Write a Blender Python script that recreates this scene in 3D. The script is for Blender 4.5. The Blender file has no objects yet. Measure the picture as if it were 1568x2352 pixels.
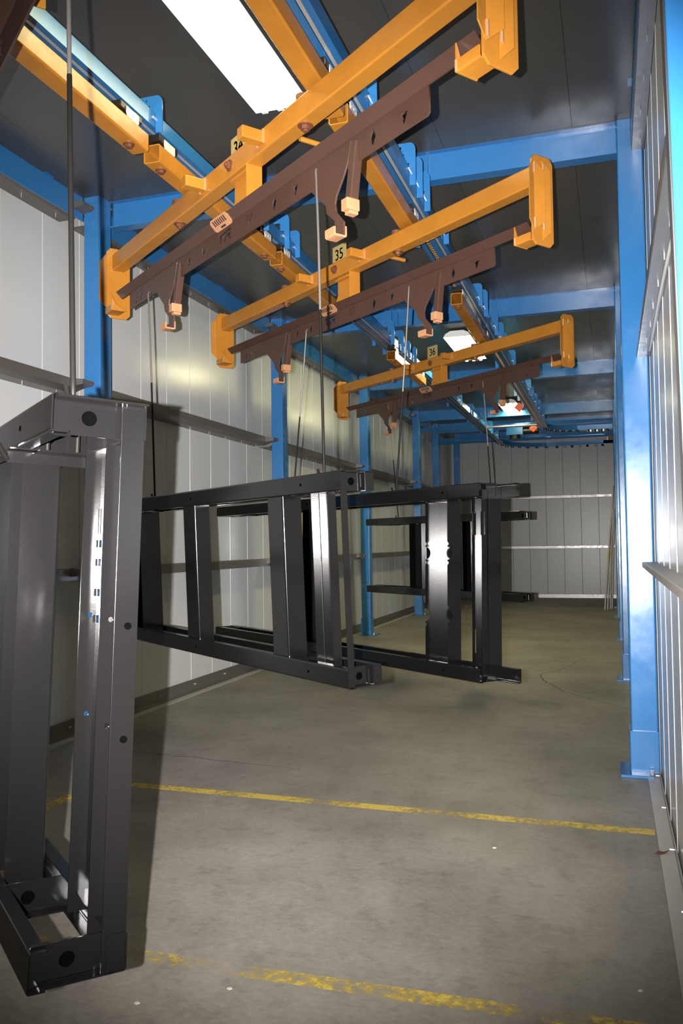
import bpy, bmesh, math, random
from mathutils import Vector, Matrix
random.seed(7)
SC = bpy.context.scene
COL = SC.collection

# ------------------------------------------------------------------ camera
CAM_Z = 1.6
YAW, PITCH, ROLL = 0.311685, 0.038426, -0.0126185
FPX = 1917.67
def cam_axes():
    cy, sy, cp, sp = math.cos(YAW), math.sin(YAW), math.cos(PITCH), math.sin(PITCH)
    fwd = Vector((-sy*cp, cy*cp, sp)); right = Vector((cy, sy, 0)); up = right.cross(fwd)
    cr, sr = math.cos(ROLL), math.sin(ROLL)
    return cr*right + sr*up, -sr*right + cr*up, fwd
RGT, UPV, FWD = cam_axes()
cam_d = bpy.data.cameras.new('camera'); cam = bpy.data.objects.new('camera', cam_d); COL.objects.link(cam)
cam_d.sensor_fit = 'HORIZONTAL'; cam_d.sensor_width = 36.0; cam_d.lens = FPX/1568*36.0
cam_d.clip_start = 0.02; cam_d.clip_end = 200
m = Matrix.Identity(4)
for i in range(3):
    m[i][0], m[i][1], m[i][2] = RGT[i], UPV[i], -FWD[i]
m.translation = Vector((0, 0, CAM_Z)); cam.matrix_world = m
SC.camera = cam

# ------------------------------------------------------------------ world, flash, exposure
world = bpy.data.worlds.new('world'); SC.world = world; world.use_nodes = True
bg = world.node_tree.nodes['Background']
bg.inputs[0].default_value = (0.75, 0.88, 1.0, 1); bg.inputs[1].default_value = 0.08      # overcast day beyond the open tunnel mouth

FLASH_W = 4400.0
fl = bpy.data.lights.new('camera_flash', 'SPOT'); fl.energy = FLASH_W; fl.color = (1.0, 0.97, 0.95)
fl.spot_size = math.radians(76); fl.spot_blend = 1.0; fl.shadow_soft_size = 0.007
flash = bpy.data.objects.new('camera_flash', fl); COL.objects.link(flash)
fp = Vector((0, 0, CAM_Z)) - RGT*0.095 - FWD*0.05
fdir = (FWD + UPV*0.035).normalized()
flash.rotation_euler = fdir.to_track_quat('-Z', 'Y').to_euler(); flash.location = fp

TUBE_STRENGTH = 10.5
TUBE_STRENGTH_FAR = 118.0
TUBE_COLOR = (1.0, 0.93, 0.50)
vs = SC.view_settings
SC.display_settings.display_device = 'sRGB'
vs.view_transform = 'Standard'; vs.look = 'None'; vs.exposure = 0.0; vs.gamma = 1.0; vs.use_curve_mapping = False

# ------------------------------------------------------------------ materials
def mat(name, col, rough=0.5, metal=0.0, spec=0.5, bump=0.0, bscale=40, var=0.0, vscale=3.0, coat=0.0, stretch=(1,1,1), rvar=0.0):
    M = bpy.data.materials.new(name); M.use_nodes = True
    nt = M.node_tree; b = nt.nodes['Principled BSDF']
    b.inputs['Base Color'].default_value = (*col, 1); b.inputs['Roughness'].default_value = rough
    b.inputs['Metallic'].default_value = metal; b.inputs['Specular IOR Level'].default_value = spec
    b.inputs['Coat Weight'].default_value = coat; b.inputs['Coat Roughness'].default_value = 0.08
    L = nt.links
    if bump or var or rvar:
        tc = nt.nodes.new('ShaderNodeTexCoord'); mp = nt.nodes.new('ShaderNodeMapping'); mp.inputs['Scale'].default_value = stretch
        L.new(tc.outputs['Object'], mp.inputs['Vector'])
    if bump:
        n = nt.nodes.new('ShaderNodeTexNoise'); n.inputs['Scale'].default_value = bscale; n.inputs['Detail'].default_value = 3
        bp = nt.nodes.new('ShaderNodeBump'); bp.inputs['Strength'].default_value = bump; bp.inputs['Distance'].default_value = 0.003
        L.new(mp.outputs[0], n.inputs['Vector']); L.new(n.outputs['Fac'], bp.inputs['Height']); L.new(bp.outputs[0], b.inputs['Normal'])
    if var or rvar:
        n = nt.nodes.new('ShaderNodeTexNoise'); n.inputs['Scale'].default_value = vscale; n.inputs['Detail'].default_value = 6; n.inputs['Roughness'].default_value = 0.65
        L.new(mp.outputs[0], n.inputs['Vector'])
    if var:
        r = nt.nodes.new('ShaderNodeMix'); r.data_type = 'RGBA'
        r.inputs['A'].default_value = (*[c*(1-var) for c in col], 1); r.inputs['B'].default_value = (*[min(1, c*(1+var)) for c in col], 1)
        L.new(n.outputs['Fac'], r.inputs['Factor']); L.new(r.outputs['Result'], b.inputs['Base Color'])
    if rvar:
        q = nt.nodes.new('ShaderNodeMapRange'); q.inputs['From Min'].default_value = .3; q.inputs['From Max'].default_value = .7
        q.inputs['To Min'].default_value = max(.03, rough-rvar); q.inputs['To Max'].default_value = rough+rvar
        L.new(n.outputs['Fac'], q.inputs['Value']); L.new(q.outputs[0], b.inputs['Roughness'])
    return M

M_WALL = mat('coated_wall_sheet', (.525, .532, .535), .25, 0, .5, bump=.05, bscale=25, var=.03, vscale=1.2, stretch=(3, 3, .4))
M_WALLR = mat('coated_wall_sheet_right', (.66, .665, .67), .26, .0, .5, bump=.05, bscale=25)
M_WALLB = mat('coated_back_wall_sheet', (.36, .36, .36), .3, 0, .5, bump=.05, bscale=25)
M_CEIL = mat('dark_ceiling_sheet', (.088, .087, .084), .33, .35, .5, bump=.06, bscale=9, var=.15, vscale=1.5, rvar=.08)
M_GALV = mat('galvanized_steel', (.33, .32, .31), .34, .75, .5, bump=.1, bscale=30, var=.12, vscale=14, rvar=.1)
M_GALVD = mat('dull_zinc_steel', (.17, .155, .14), .42, .55, .5, bump=.1, bscale=30, var=.15, vscale=8)
M_TRIM = mat('floor_trim_sheet', (.42, .395, .37), .5, .1, .5, var=.08, vscale=8)
M_BLUE = mat('blue_gloss_paint', (.027, .150, .375), .24, 0, .5, bump=.04, bscale=15, var=.06, vscale=4, rvar=.08)
M_BLUEM = mat('blue_track_paint', (.027, .145, .36), .18, .15, .5, bump=.04, bscale=20, var=.08, vscale=6)
M_ORANGE = mat('orange_paint', (.41, .163, .021), .26, 0, .5, bump=.06, bscale=35, var=.16, vscale=5, rvar=.10)
M_WORN = mat('bare_coppery_steel', (.42, .20, .10), .42, .1, .5, bump=.15, bscale=60, var=.15, vscale=20)
M_WELD = mat('weld_bead', (.60, .33, .15), .3, .4, .5, bump=.6, bscale=120)
M_BROWN = mat('baked_brown_paint', (.060, .029, .021), .42, .05, .5, bump=.08, bscale=40, var=.22, vscale=3)
M_BROWND = mat('baked_brown_stamp', (.035, .018, .015), .5)
M_RUST = mat('rusty_bolt', (.20, .075, .035), .5, .4, .5, bump=.3, bscale=90)
M_SIGN = mat('pale_number_plate', (.40, .30, .12), .5, 0, .4, var=.08, vscale=20)
M_DARK = mat('dark_cutout', (.0009, .0009, .0009), .9, 0, .0)
M_BLACK = mat('black_powder_coat', (.0036, .0034, .0034), .165, 0, .58, bump=.03, bscale=150)
M_BLACKH = mat('black_coated_rod', (.006, .0055, .005), .5, 0, .12)
M_ROD = mat('bare_steel_rod', (.16, .14, .13), .42, .5)
M_GREASE = mat('greasy_chain_steel', (.035, .025, .018), .3, .5, .5)
M_CHAIN = mat('chain_roller', (.30, .16, .05), .3, .6)
M_SILVER = mat('conductor_strip', (.62, .62, .64), .3, .6)
M_PLATE = mat('zinc_plate', (.72, .69, .63), .4, .3, .5)
M_HOUS = mat('lamp_housing_white', (.82, .82, .80), .3)
M_SEAL = mat('grey_sealant', (.036, .035, .037), .6, bump=.4, bscale=12, stretch=(4, 4, .5))
M_FLAG = mat('orange_red_flag', (.75, .10, .02), .5)
M_LEAF = mat('dry_leaf', (.10, .035, .02), .8)
M_CRACK = mat('floor_crack_dark', (.07, .058, .045), .9)
M_POLE = mat('pale_plastic_pole', (.55, .50, .47), .4)
M_TAPE = mat('yellow_tape', (.70, .50, .02), .5)

M_TUBE = bpy.data.materials.new('fluorescent_tube'); M_TUBE.use_nodes = True
e = M_TUBE.node_tree.nodes['Principled BSDF']
e.inputs['Base Color'].default_value = (.9, .9, .85, 1); e.inputs['Emission Color'].default_value = (*TUBE_COLOR, 1)
e.inputs['Emission Strength'].default_value = TUBE_STRENGTH

M_TUBE2 = M_TUBE.copy(); M_TUBE2.name = 'fluorescent_tube_bright'
M_TUBE2.node_tree.nodes['Principled BSDF'].inputs['Emission Strength'].default_value = TUBE_STRENGTH_FAR

M_TUBE3 = M_TUBE.copy(); M_TUBE3.name = 'fluorescent_tube_far'
M_TUBE3.node_tree.nodes['Principled BSDF'].inputs['Emission Strength'].default_value = 60.0

def floor_mat():
    M = bpy.data.materials.new('worn_concrete'); M.use_nodes = True; nt = M.node_tree; L = nt.links; b = nt.nodes['Principled BSDF']
    tc = nt.nodes.new('ShaderNodeTexCoord')
    def noise(s, d, r=.6, st=(1, 1, 1)):
        mp = nt.nodes.new('ShaderNodeMapping'); mp.inputs['Scale'].default_value = st; L.new(tc.outputs['Object'], mp.inputs['Vector'])
        n = nt.nodes.new('ShaderNodeTexNoise'); n.inputs['Scale'].default_value = s; n.inputs['Detail'].default_value = d; n.inputs['Roughness'].default_value = r
        L.new(mp.outputs[0], n.inputs['Vector']); return n.outputs['Fac']
    def ramp(f, a, b_, ca, cb):
        r = nt.nodes.new('ShaderNodeValToRGB'); r.color_ramp.elements[0].position = a; r.color_ramp.elements[1].position = b_
        r.color_ramp.elements[0].color = (*ca, 1); r.color_ramp.elements[1].color = (*cb, 1); L.new(f, r.inputs[0]); return r.outputs[0]
    def mul(a, c):
        x = nt.nodes.new('ShaderNodeMix'); x.data_type = 'RGBA'; x.blend_type = 'MULTIPLY'; x.inputs['Factor'].default_value = 1
        L.new(a, x.inputs['A']); L.new(c, x.inputs['B']); return x.outputs['Result']
    base = ramp(noise(.9, 8, .62), .30, .66, (.168, .153, .133), (.302, .276, .243))
    fine = ramp(noise(26, 5, .75, (1, 1.6, 1)), .30, .70, (.80, .80, .80), (1.12, 1.12, 1.12))
    spots = ramp(noise(7, 6, .7), .30, .48, (.74, .73, .73), (1, 1, 1))
    c = mul(mul(base, fine), spots)
    L.new(c, b.inputs['Base Color']); b.inputs['Roughness'].default_value = .55; b.inputs['Specular IOR Level'].default_value = .35
    bp = nt.nodes.new('ShaderNodeBump'); bp.inputs['Strength'].default_value = .25; bp.inputs['Distance'].default_value = .003
    L.new(noise(60, 4, .7), bp.inputs['Height']); L.new(bp.outputs[0], b.inputs['Normal'])
    return M
M_FLOOR = floor_mat()

def paint_mat(name, lo, hi):
    M = bpy.data.materials.new(name); M.use_nodes = True; nt = M.node_tree; L = nt.links; b = nt.nodes['Principled BSDF']
    out = nt.nodes['Material Output']
    tc = nt.nodes.new('ShaderNodeTexCoord')
    n = nt.nodes.new('ShaderNodeTexNoise'); n.inputs['Scale'].default_value = 26; n.inputs['Detail'].default_value = 9; n.inputs['Roughness'].default_value = .78
    n2 = nt.nodes.new('ShaderNodeTexNoise'); n2.inputs['Scale'].default_value = 2.6; n2.inputs['Detail'].default_value = 3
    L.new(tc.outputs['Object'], n.inputs['Vector']); L.new(tc.outputs['Object'], n2.inputs['Vector'])
    a = nt.nodes.new('ShaderNodeMath'); a.operation = 'MULTIPLY_ADD'; a.inputs[1].default_value = .75
    L.new(n2.outputs['Fac'], a.inputs[0]); L.new(n.outputs['Fac'], a.inputs[2])
    r = nt.nodes.new('ShaderNodeMapRange'); r.inputs['From Min'].default_value = lo; r.inputs['From Max'].default_value = hi
    L.new(a.outputs[0], r.inputs['Value'])
    tr = nt.nodes.new('ShaderNodeBsdfTransparent'); mx = nt.nodes.new('ShaderNodeMixShader')
    L.new(r.outputs[0], mx.inputs[0]); L.new(tr.outputs[0], mx.inputs[1]); L.new(b.outputs[0], mx.inputs[2]); L.new(mx.outputs[0], out.inputs[0])
    b.inputs['Base Color'].default_value = (.58, .42, .075, 1); b.inputs['Roughness'].default_value = .55
    return M
M_PAINT = paint_mat('worn_yellow_paint', .72, .92)
M_PAINT2 = paint_mat('worn_yellow_paint_patchy', .80, .99)

# ------------------------------------------------------------------ mesh helpers
class MB:
    def __init__(s): s.v = []; s.f = []
    def add(s, vs, fs):
        o = len(s.v); s.v += [tuple(p) for p in vs]; s.f += [tuple(i+o for i in f) for f in fs]; return s
    def box(s, x0, x1, y0, y1, z0, z1):
        return s.add([(x0,y0,z0),(x1,y0,z0),(x1,y1,z0),(x0,y1,z0),(x0,y0,z1),(x1,y0,z1),(x1,y1,z1),(x0,y1,z1)],
                     [(0,3,2,1),(4,5,6,7),(0,1,5,4),(1,2,6,5),(2,3,7,6),(3,0,4,7)])
    def extrude(s, poly, a, b, fn):
        n = len(poly); vs = [fn(p, a) for p in poly] + [fn(p, b) for p in poly]
        fs = [(i, (i+1) % n, n+(i+1) % n, n+i) for i in range(n)] + [tuple(range(n-1, -1, -1)), tuple(range(n, 2*n))]
        return s.add(vs, fs)
    def cyl(s, p0, p1, r, n=12, r1=None):
        p0, p1 = Vector(p0), Vector(p1); d = (p1-p0).normalized(); a = d.orthogonal().normalized(); b = d.cross(a); r1 = r if r1 is None else r1
        ring = [(math.cos(2*math.pi*i/n), math.sin(2*math.pi*i/n)) for i in range(n)]
        vs = [p0+(a*c+b*q)*r for c, q in ring] + [p1+(a*c+b*q)*r1 for c, q in ring]
        return s.add(vs, [(i, (i+1) % n, n+(i+1) % n, n+i) for i in range(n)] + [tuple(range(n-1, -1, -1)), tuple(range(n, 2*n))])
    def tube(s, pts, r, n=10):
        pts = [Vector(p) for p in pts]; vs = []; fs = []; a = None
        for i, p in enumerate(pts):
            d = (pts[min(i+1, len(pts)-1)] - pts[max(i-1, 0)]).normalized()
            a = d.orthogonal().normalized() if a is None else (a - d*a.dot(d)).normalized()
            b = d.cross(a)
            vs += [p + (a*math.cos(2*math.pi*k/n) + b*math.sin(2*math.pi*k/n))*r for k in range(n)]
        for i in range(len(pts)-1):
            for k in range(n): fs.append((i*n+k, i*n+(k+1) % n, (i+1)*n+(k+1) % n, (i+1)*n+k))
        fs += [tuple(range(n-1, -1, -1)), tuple(range((len(pts)-1)*n, len(pts)*n))]
        return s.add(vs, fs)
    def mesh(s, name, dz=0.0, smooth=False):
        me = bpy.data.meshes.new(name); me.from_pydata([(x, y, z-dz) for x, y, z in s.v], [], s.f); me.update()
        bm = bmesh.new(); bm.from_mesh(me); bmesh.ops.recalc_face_normals(bm, faces=bm.faces[:]); bm.to_mesh(me); bm.free()
        if smooth:
            me.shade_smooth(); me.set_sharp_from_angle(angle=math.radians(38))
        return me
    def build(s, name, material, parent=None, dz=0.0, smooth=False, bevel=0.0, seg=2):
        return link(name, s.mesh(name, dz, smooth), material, parent, bevel, seg, smooth)

def link(name, me, material, parent=None, bevel=0.0, seg=2, flats=False):
    if material and not me.materials: me.materials.append(material)
    o = bpy.data.objects.new(name, me); COL.objects.link(o)
    if parent: o.parent = parent
    if bevel:
        b = o.modifiers.new('bevel', 'BEVEL'); b.width = bevel; b.segments = seg; b.limit_method = 'ANGLE'; b.angle_limit = math.radians(40); b.harden_normals = False
    if flats:                                             # keeps flat faces flat next to rounded bends
        w = o.modifiers.new('weighted_normal', 'WEIGHTED_NORMAL'); w.keep_sharp = True; w.weight = 80
    return o
def tag(o, label, cat, group=None, kind=None):
    if label: o['label'] = label
    if cat: o['category'] = cat
    if group: o['group'] = group
    if kind: o['kind'] = kind
    return o
def empty(name, loc, rz=0, label=None, cat=None, group=None):
    o = bpy.data.objects.new(name, None); COL.objects.link(o); o.location = loc; o.rotation_euler = (0, 0, rz); o.empty_display_size = .1
    return tag(o, label, cat, group)
def dup(o, parent=None):
    c = o.copy(); COL.objects.link(c); c.parent = parent
    for ch in list(o.children): dup(ch, c)
    return c
def struct(o): o['kind'] = 'structure'; return o

def sheet(pts, t, r=0.0, seg=4):
    """closed outline of a bent sheet of thickness t along the polyline pts, bends of centre radius r"""
    P = [Vector(p) for p in pts]; c = []
    for i, p in enumerate(P):
        if i in (0, len(P)-1) or r <= 0: c.append(p); continue
        a = (P[i-1]-p); b = (P[i+1]-p); la, lb = a.length, b.length; a.normalize(); b.normalize()
        ang = a.angle(b); k = min(r/math.tan(ang/2), la*.45, lb*.45); rr = k*math.tan(ang/2)
        cen = p + (a+b).normalized()*(rr/math.sin(ang/2)); s0 = p+a*k - cen; s1 = p+b*k - cen
        a0 = math.atan2(s0.y, s0.x); a1 = math.atan2(s1.y, s1.x); da = (a1-a0+math.pi) % (2*math.pi) - math.pi
        for j in range(seg+1):
            th = a0 + da*j/seg; c.append(cen + Vector((math.cos(th), math.sin(th)))*rr)
    lft, rgt = [], []
    for i, p in enumerate(c):
        d0 = (c[i]-c[i-1]).normalized() if i else None; d1 = (c[i+1]-c[i]).normalized() if i < len(c)-1 else None
        d0 = d0 or d1; d1 = d1 or d0
        n0 = Vector((-d0.y, d0.x)); n1 = Vector((-d1.y, d1.x)); n = (n0+n1).normalized(); k = (t/2)/max(.3, n.dot(n0))
        lft.append(p+n*k); rgt.append(p-n*k)
    return lft + rgt[::-1]
FX = lambda p, h: (h, p[0], p[1])      # profile (y,z) along x
FY = lambda p, h: (p[0], h, p[1])      # profile (x,z) along y
FZ = lambda p, h: (p[0], p[1], h)      # profile (x,y) along z

def plate_mesh(name, outlines, t):
    """flat plate in its own XY, thickness t about z=0, first outline filled, further ones are holes"""
    cu = bpy.data.curves.new(name, 'CURVE'); cu.dimensions = '2D'; cu.fill_mode = 'BOTH'; cu.extrude = t/2
    for pts in outlines:
        sp = cu.splines.new('POLY'); sp.points.add(len(pts)-1); sp.use_cyclic_u = True
        for q, p in zip(sp.points, pts): q.co = (p[0], p[1], 0, 1)
    return _conv(cu, name)
def text_mesh(name, body, size, t, sx=1.0):
    cu = bpy.data.curves.new(name, 'FONT'); cu.body = body; cu.size = size; cu.extrude = t/2; cu.align_x = 'CENTER'; cu.align_y = 'CENTER'
    me = _conv(cu, name)
    for v in me.vertices: v.co.x *= sx
    return me
def _conv(cu, name):
    o = bpy.data.objects.new(name, cu); COL.objects.link(o)
    dg = bpy.context.evaluated_depsgraph_get(); dg.update()
    me = bpy.data.meshes.new_from_object(o.evaluated_get(dg)); me.name = name
    bpy.data.objects.remove(o); bpy.data.curves.remove(cu)
    me.materials.clear()
    return me
def xform(me, M): me.transform(M); me.update(); return me
def circle(cx, cy, r, n=20): return [(cx+r*math.cos(2*math.pi*i/n), cy+r*math.sin(2*math.pi*i/n)) for i in range(n)]
def rrect(x0, x1, y0, y1, r, n=5):
    out = []
    for cx, cy, a in ((x1-r, y1-r, 0), (x0+r, y1-r, 90), (x0+r, y0+r, 180), (x1-r, y0+r, 270)):
        out += [(cx+r*math.cos(math.radians(a+90*i/n)), cy+r*math.sin(math.radians(a+90*i/n))) for i in range(n+1)]
    return out
XZ = Matrix(((1,0,0,0),(0,0,1,0),(0,1,0,0),(0,0,0,1)))      # plate xy -> world xz
XZt = Matrix(((1,0,0,0),(0,0,-1,0),(0,1,0,0),(0,0,0,1)))    # same, facing -y
YZ = Matrix(((0,0,1,0),(1,0,0,0),(0,1,0,0),(0,0,0,1)))      # plate xy -> world yz
ORD = ['first', 'second', 'third', 'fourth', 'fifth', 'sixth', 'seventh', 'eighth', 'ninth', 'tenth']

# ------------------------------------------------------------------ the shell
XL, XR, YB, YF, ZC = -4.44, .287, 24.55, -3.2, 4.59
floor = struct(MB().box(XL-.3, XR+.3, YF, YB+.3, -.12, 0).build('floor', M_FLOOR))
def strip(name, pts, w, z, material, parent):
    mb = MB(); n = len(pts); P = [Vector((*p, 0)) for p in pts]; vs = []
    for i, p in enumerate(P):
        d = (P[min(i+1, n-1)]-P[max(i-1, 0)]).normalized(); s = Vector((-d.y, d.x, 0)); ww = w if not callable(w) else w(i/(n-1))
        vs += [p+s*ww/2+Vector((0, 0, z)), p-s*ww/2+Vector((0, 0, z))]
    mb.add(vs, [(2*i, 2*i+1, 2*i+3, 2*i+2) for i in range(n-1)]); return mb.build(name, material, parent)
strip('painted_line', [(-3.35, 4.975), (.19, 4.93)], .095, .0012, M_PAINT, floor)
strip('painted_line', [(-3.35, 2.90), (.19, 2.955)], .085, .0012, M_PAINT2, floor)
strip('painted_line', [(-3.30, 2.95), (-3.36, 4.93)], .09, .0016, M_PAINT, floor)
def crack(pts, w):
    q = []
    for a, b in zip(pts[:-1], pts[1:]):
        for k in range(7):
            t = k/7; q.append((a[0]+(b[0]-a[0])*t+random.uniform(-.02, .02), a[1]+(b[1]-a[1])*t+random.uniform(-.03, .03)))
    q.append(pts[-1]); strip('floor_crack', q, lambda t: w*(1.05-abs(2*t-1)*.7), .0009, M_CRACK, floor)
crack([(-.37, 12.02), (-.55, 11.1), (-.85, 10.34), (-.765, 9.87), (-.49, 9.2), (-.18, 8.79), (.165, 8.42)], .014)
crack([(-3.9, 5.75), (-2.9, 5.72), (-2.2, 5.63)], .010)
crack([(-2.9, 11.2), (-2.4, 10.9), (-1.9, 11.05)], .012)

def wall_box(name, x0, x1, y0, y1, z0, z1, m_): return struct(MB().box(x0, x1, y0, y1, z0, z1).build(name, m_))
wl = wall_box('wall_left', XL-.12, XL-.03, YF, YB+.1, 0, ZC+.1, M_GALVD)
wr = wall_box('wall_right', XR+.03, XR+.12, YF, YB+.1, 0, ZC+.1, M_GALVD)
wb = wall_box('wall_back', XL-.12, XR+.12, YB+.03, YB+.12, 0, ZC+.1, M_GALVD)
ce = wall_box('ceiling', XL-.12, XR+.12, YF, YB+.12, ZC+.03, ZC+.14, M_GALVD)
def panel_mesh(name, w, h, t=.03, ribs=0, bead=0.0):
    # panel in local: width along x (centred), height z from 0, front face at y=0 with softly rolled edges and shallow ribs
    g = .0012; e_ = .006; prof = [(-w/2+g, t), (-w/2+g, .006), (-w/2+g+e_*.4, .0015), (-w/2+g+e_, 0)]
    for k in range(ribs):
        c = -w/2 + w*(k+1)/(ribs+1); prof += [(c-.010, 0), (c-.006, .0016), (c+.006, .0016), (c+.010, 0)]
    prof += [(w/2-g-e_, 0), (w/2-g-e_*.4, .0015), (w/2-g, .006), (w/2-g, t)]
    if bead:                                              # rolled bead along the joint
        prof = [(-w/2+g, t), (-w/2+g, 0)] + [(-w/2+g+bead-bead*math.cos(math.radians(a)), -bead*math.sin(math.radians(a))) for a in range(15, 180, 15)] + [(-w/2+g+2*bead, 0), (w/2-g, 0), (w/2-g, t)]
    return MB().extrude(prof, 0, h, lambda p, z: (p[0], p[1], z)).mesh(name, smooth=bool(bead))
PW = .508
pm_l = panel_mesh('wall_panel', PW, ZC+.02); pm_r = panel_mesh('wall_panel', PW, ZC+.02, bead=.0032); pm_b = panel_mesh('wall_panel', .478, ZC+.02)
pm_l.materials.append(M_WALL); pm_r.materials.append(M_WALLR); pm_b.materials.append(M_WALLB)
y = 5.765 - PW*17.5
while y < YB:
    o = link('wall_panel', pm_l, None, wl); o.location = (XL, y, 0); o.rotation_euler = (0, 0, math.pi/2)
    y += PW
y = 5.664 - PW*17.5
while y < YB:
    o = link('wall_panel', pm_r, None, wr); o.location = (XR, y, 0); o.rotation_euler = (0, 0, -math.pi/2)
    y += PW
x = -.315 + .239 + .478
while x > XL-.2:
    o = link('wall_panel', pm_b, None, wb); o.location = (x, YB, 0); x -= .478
CW = .925; bay = [-2.1-4.05+.0, -2.1+.05, 2.0, 6.1, 10.15, 14.2, 18.3, YB+.05]
cm = panel_mesh('ceiling_panel', CW, 4.06); cm.materials.append(M_CEIL)
for k in range(1, len(bay)-1):
    L_ = bay[k+1]-bay[k]
    xx = -.66 + CW*1.5
    while xx > XL - .2:
        o = link('ceiling_panel', cm, None, ce); o.location = (xx-CW/2, bay[k], ZC); o.rotation_euler = (-math.pi/2, 0, 0)
        o.scale = (1, 1, L_/4.06-.0012); xx -= CW
# base trims
bl = struct(MB().extrude(sheet([(XL+.012, .13), (XL+.012, .012), (XL+.075, .006)], .006, .006), YF, YB, FY).build('baseboard_left', M_GALVD))
tl = struct(MB().extrude([(XL+.02, 0), (XL+.16, 0), (XL+.16, .004), (XL+.02, .004)], YF, YB, FY).build('trim_2', M_TRIM))
tr = struct(MB().extrude(sheet([(.198, .003), (.272, .003), (.272, .06)], .004, .006), YF, YB-1, FY).build('trim_1', M_TRIM, smooth=True))
bb = struct(MB().box(XL, XR, YB-.05, YB, 0, .10).build('baseboard_back', M_GALV))
sm = MB().cyl((.268, 0, .03), (.245, 0, .03), .006, 8).mesh('screw'); sm.materials.append(M_SILVER)
for yy in (1.6, 2.35, 3.1, 3.85, 4.6, 5.3, 6.0, 6.9, 7.7):
    o = link('screw', sm, None, tr); o.location = (0, yy, 0)
sl = MB().cyl((0, 0, 0), (.02, 0, 0), .008, 8).mesh('screw'); sl.materials.append(M_SILVER)
for k in range(14):
    o = link('screw', sl, None, bl); o.location = (XL+.015, 4.6+k*.75, .075)

# ------------------------------------------------------------------ columns
def column(x0, x1, y0, side, label, base=True, depth=.17, topz=ZC-.01):
    c = empty('steel_column', ((x0+x1)/2, y0+depth/2, 0), 0, label, 'column', 'blue steel columns along the tunnel')
    lx, ly = (x1-x0)/2, depth/2
    MB().extrude(rrect(-lx, lx, -ly, ly, .012, 3), .02, topz, FZ).build('shaft', M_BLUE, c, smooth=True)
    MB().box(-lx-.006, lx+.006, -ly-.006, ly+.006, 4.50, 4.512).build('cap_joint', M_BLUE, c)
    if base:
        MB().extrude(rrect(-lx-.012, lx+.006, -ly-.012, ly+.012, .010, 3), .02, .30, FZ).build('base_sleeve', M_BLUE, c, smooth=True)
        a, b = (-lx-.075, lx-.035) if side == 'r' else (-lx+.02, lx+.10)
        MB().box(a, b, -ly-.09, ly+.09, .0, .02).build('base_plate', M_BLUEM, c, bevel=.003)
        b2 = MB().cyl((0, 0, 0), (0, 0, .03), .014, 8).mesh('anchor_bolt'); b2.materials.append(M_SILVER)
        o = link('anchor_bolt', b2, None, c); o.location = (b-.015 if side == 'r' else b-.03, -ly-.05, .02)
    return c
LY = [5.98, 10.06, 14.08, 18.25, 20.45, 23.4]; RY = [6.10, 10.14, 14.2, 18.3, 20.9]
for i, yy in enumerate(LY): column(-4.19, -4.03, yy, 'l', f'blue square column on the left wall, {ORD[i]} counted from the camera')
for i, yy in enumerate(RY): column(.10, .275, yy, 'r', f'glossy blue column on the right wall, {ORD[i]} with a visible foot counted from the camera')
nc = empty('steel_column', (.2215, 1.70, 0), 0, 'bright blue column cut off by the right frame edge, nearest of all', 'column', 'blue steel columns along the tunnel')
nc.rotation_euler = (0, math.radians(-.9), 0)                # it leans a little into the aisle
MB().extrude(rrect(-.062, .060, -.06, .005, .005, 3), 0, ZC-.01, FZ).build('shaft', M_BLUE, nc, smooth=True)
MB().extrude(rrect(-.0655, -.0615, -.058, .004, .0015, 2), 0, ZC-.01, FZ).build('sealant_edge', M_SEAL, nc, smooth=True)

# ------------------------------------------------------------------ roof beams
def beam(y0, label, z0=4.335, z1=4.57, w=.11):
    b = empty('roof_beam', (-1.96, y0+w/2, z0), 0, label, 'beam', 'blue roof beams across the tunnel'); h = z1-z0; hx = 2.065
    MB().box(-hx, hx, -w/2, w/2, h-.012, h).build('top_flange', M_BLUE, b)
    MB().box(-hx, hx, -w/2, w/2, 0, .012).build('bottom_flange', M_BLUE, b)
    MB().box(-hx, hx, -.006, .006, .012, h-.012).build('web', M_BLUE, b)
    for sx in (.62, .70, -.62, -.54):
        MB().box(sx-.005, sx+.005, -w/2+.004, w/2-.004, .012, h-.012).build('stiffener', M_BLUE, b)
    return b
for i, yy in enumerate([6.12, 10.15, 14.2, 18.3, 20.5, 22.6]): beam(yy, f'blue roof beam crossing under the ceiling, {ORD[i]} from the camera')
beam(2.05, 'blue roof beam overhead at the nearest column, above the picture')
pad = tag(MB().box(-.14, .10, 6.02, 6.12, 4.567, 4.588).build('packing_plate', M_PLATE), 'thin packing plate between the first roof beam and the ceiling at right', 'plate')
ys = [-2.05, 2.0] + LY
def eave(side, y0, y1, label):
    x0, x1 = (-4.20, -4.075) if side == 'l' else (.20, .10)
    b = empty('eave_beam', (x0, y0, 4.36), 0, label, 'beam', 'blue eave beams along the walls'); d = x1-x0; L_ = y1-y0
    MB().box(min(-.006, .006), .006, 0, L_, 0, .205).build('web', M_BLUE, b)
    MB().box(min(0, d), max(0, d), 0, L_, .205, .215).build('top_flange', M_BLUE, b)
    for k in range(4):
        MB().box(min(0, d*.3), max(0, d*.3), L_*(k+.5)/4-.05, L_*(k+.5)/4+.05, .198, .205).build('weld_tab', M_BLUE, b)
for i in range(2, 7):
    if i+0 < len(ys): eave('l', ys[i-1]+.17 if i > 2 else 2.17, ys[i], f'blue eave beam along the top of the left wall, {ORD[i-2]} bay')
rr_ = [2.0] + RY
for i in range(1, 4): eave('r', rr_[i-1]+.19, rr_[i], f'blue eave beam along the top of the right wall, {ORD[i-1]} bay')

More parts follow.
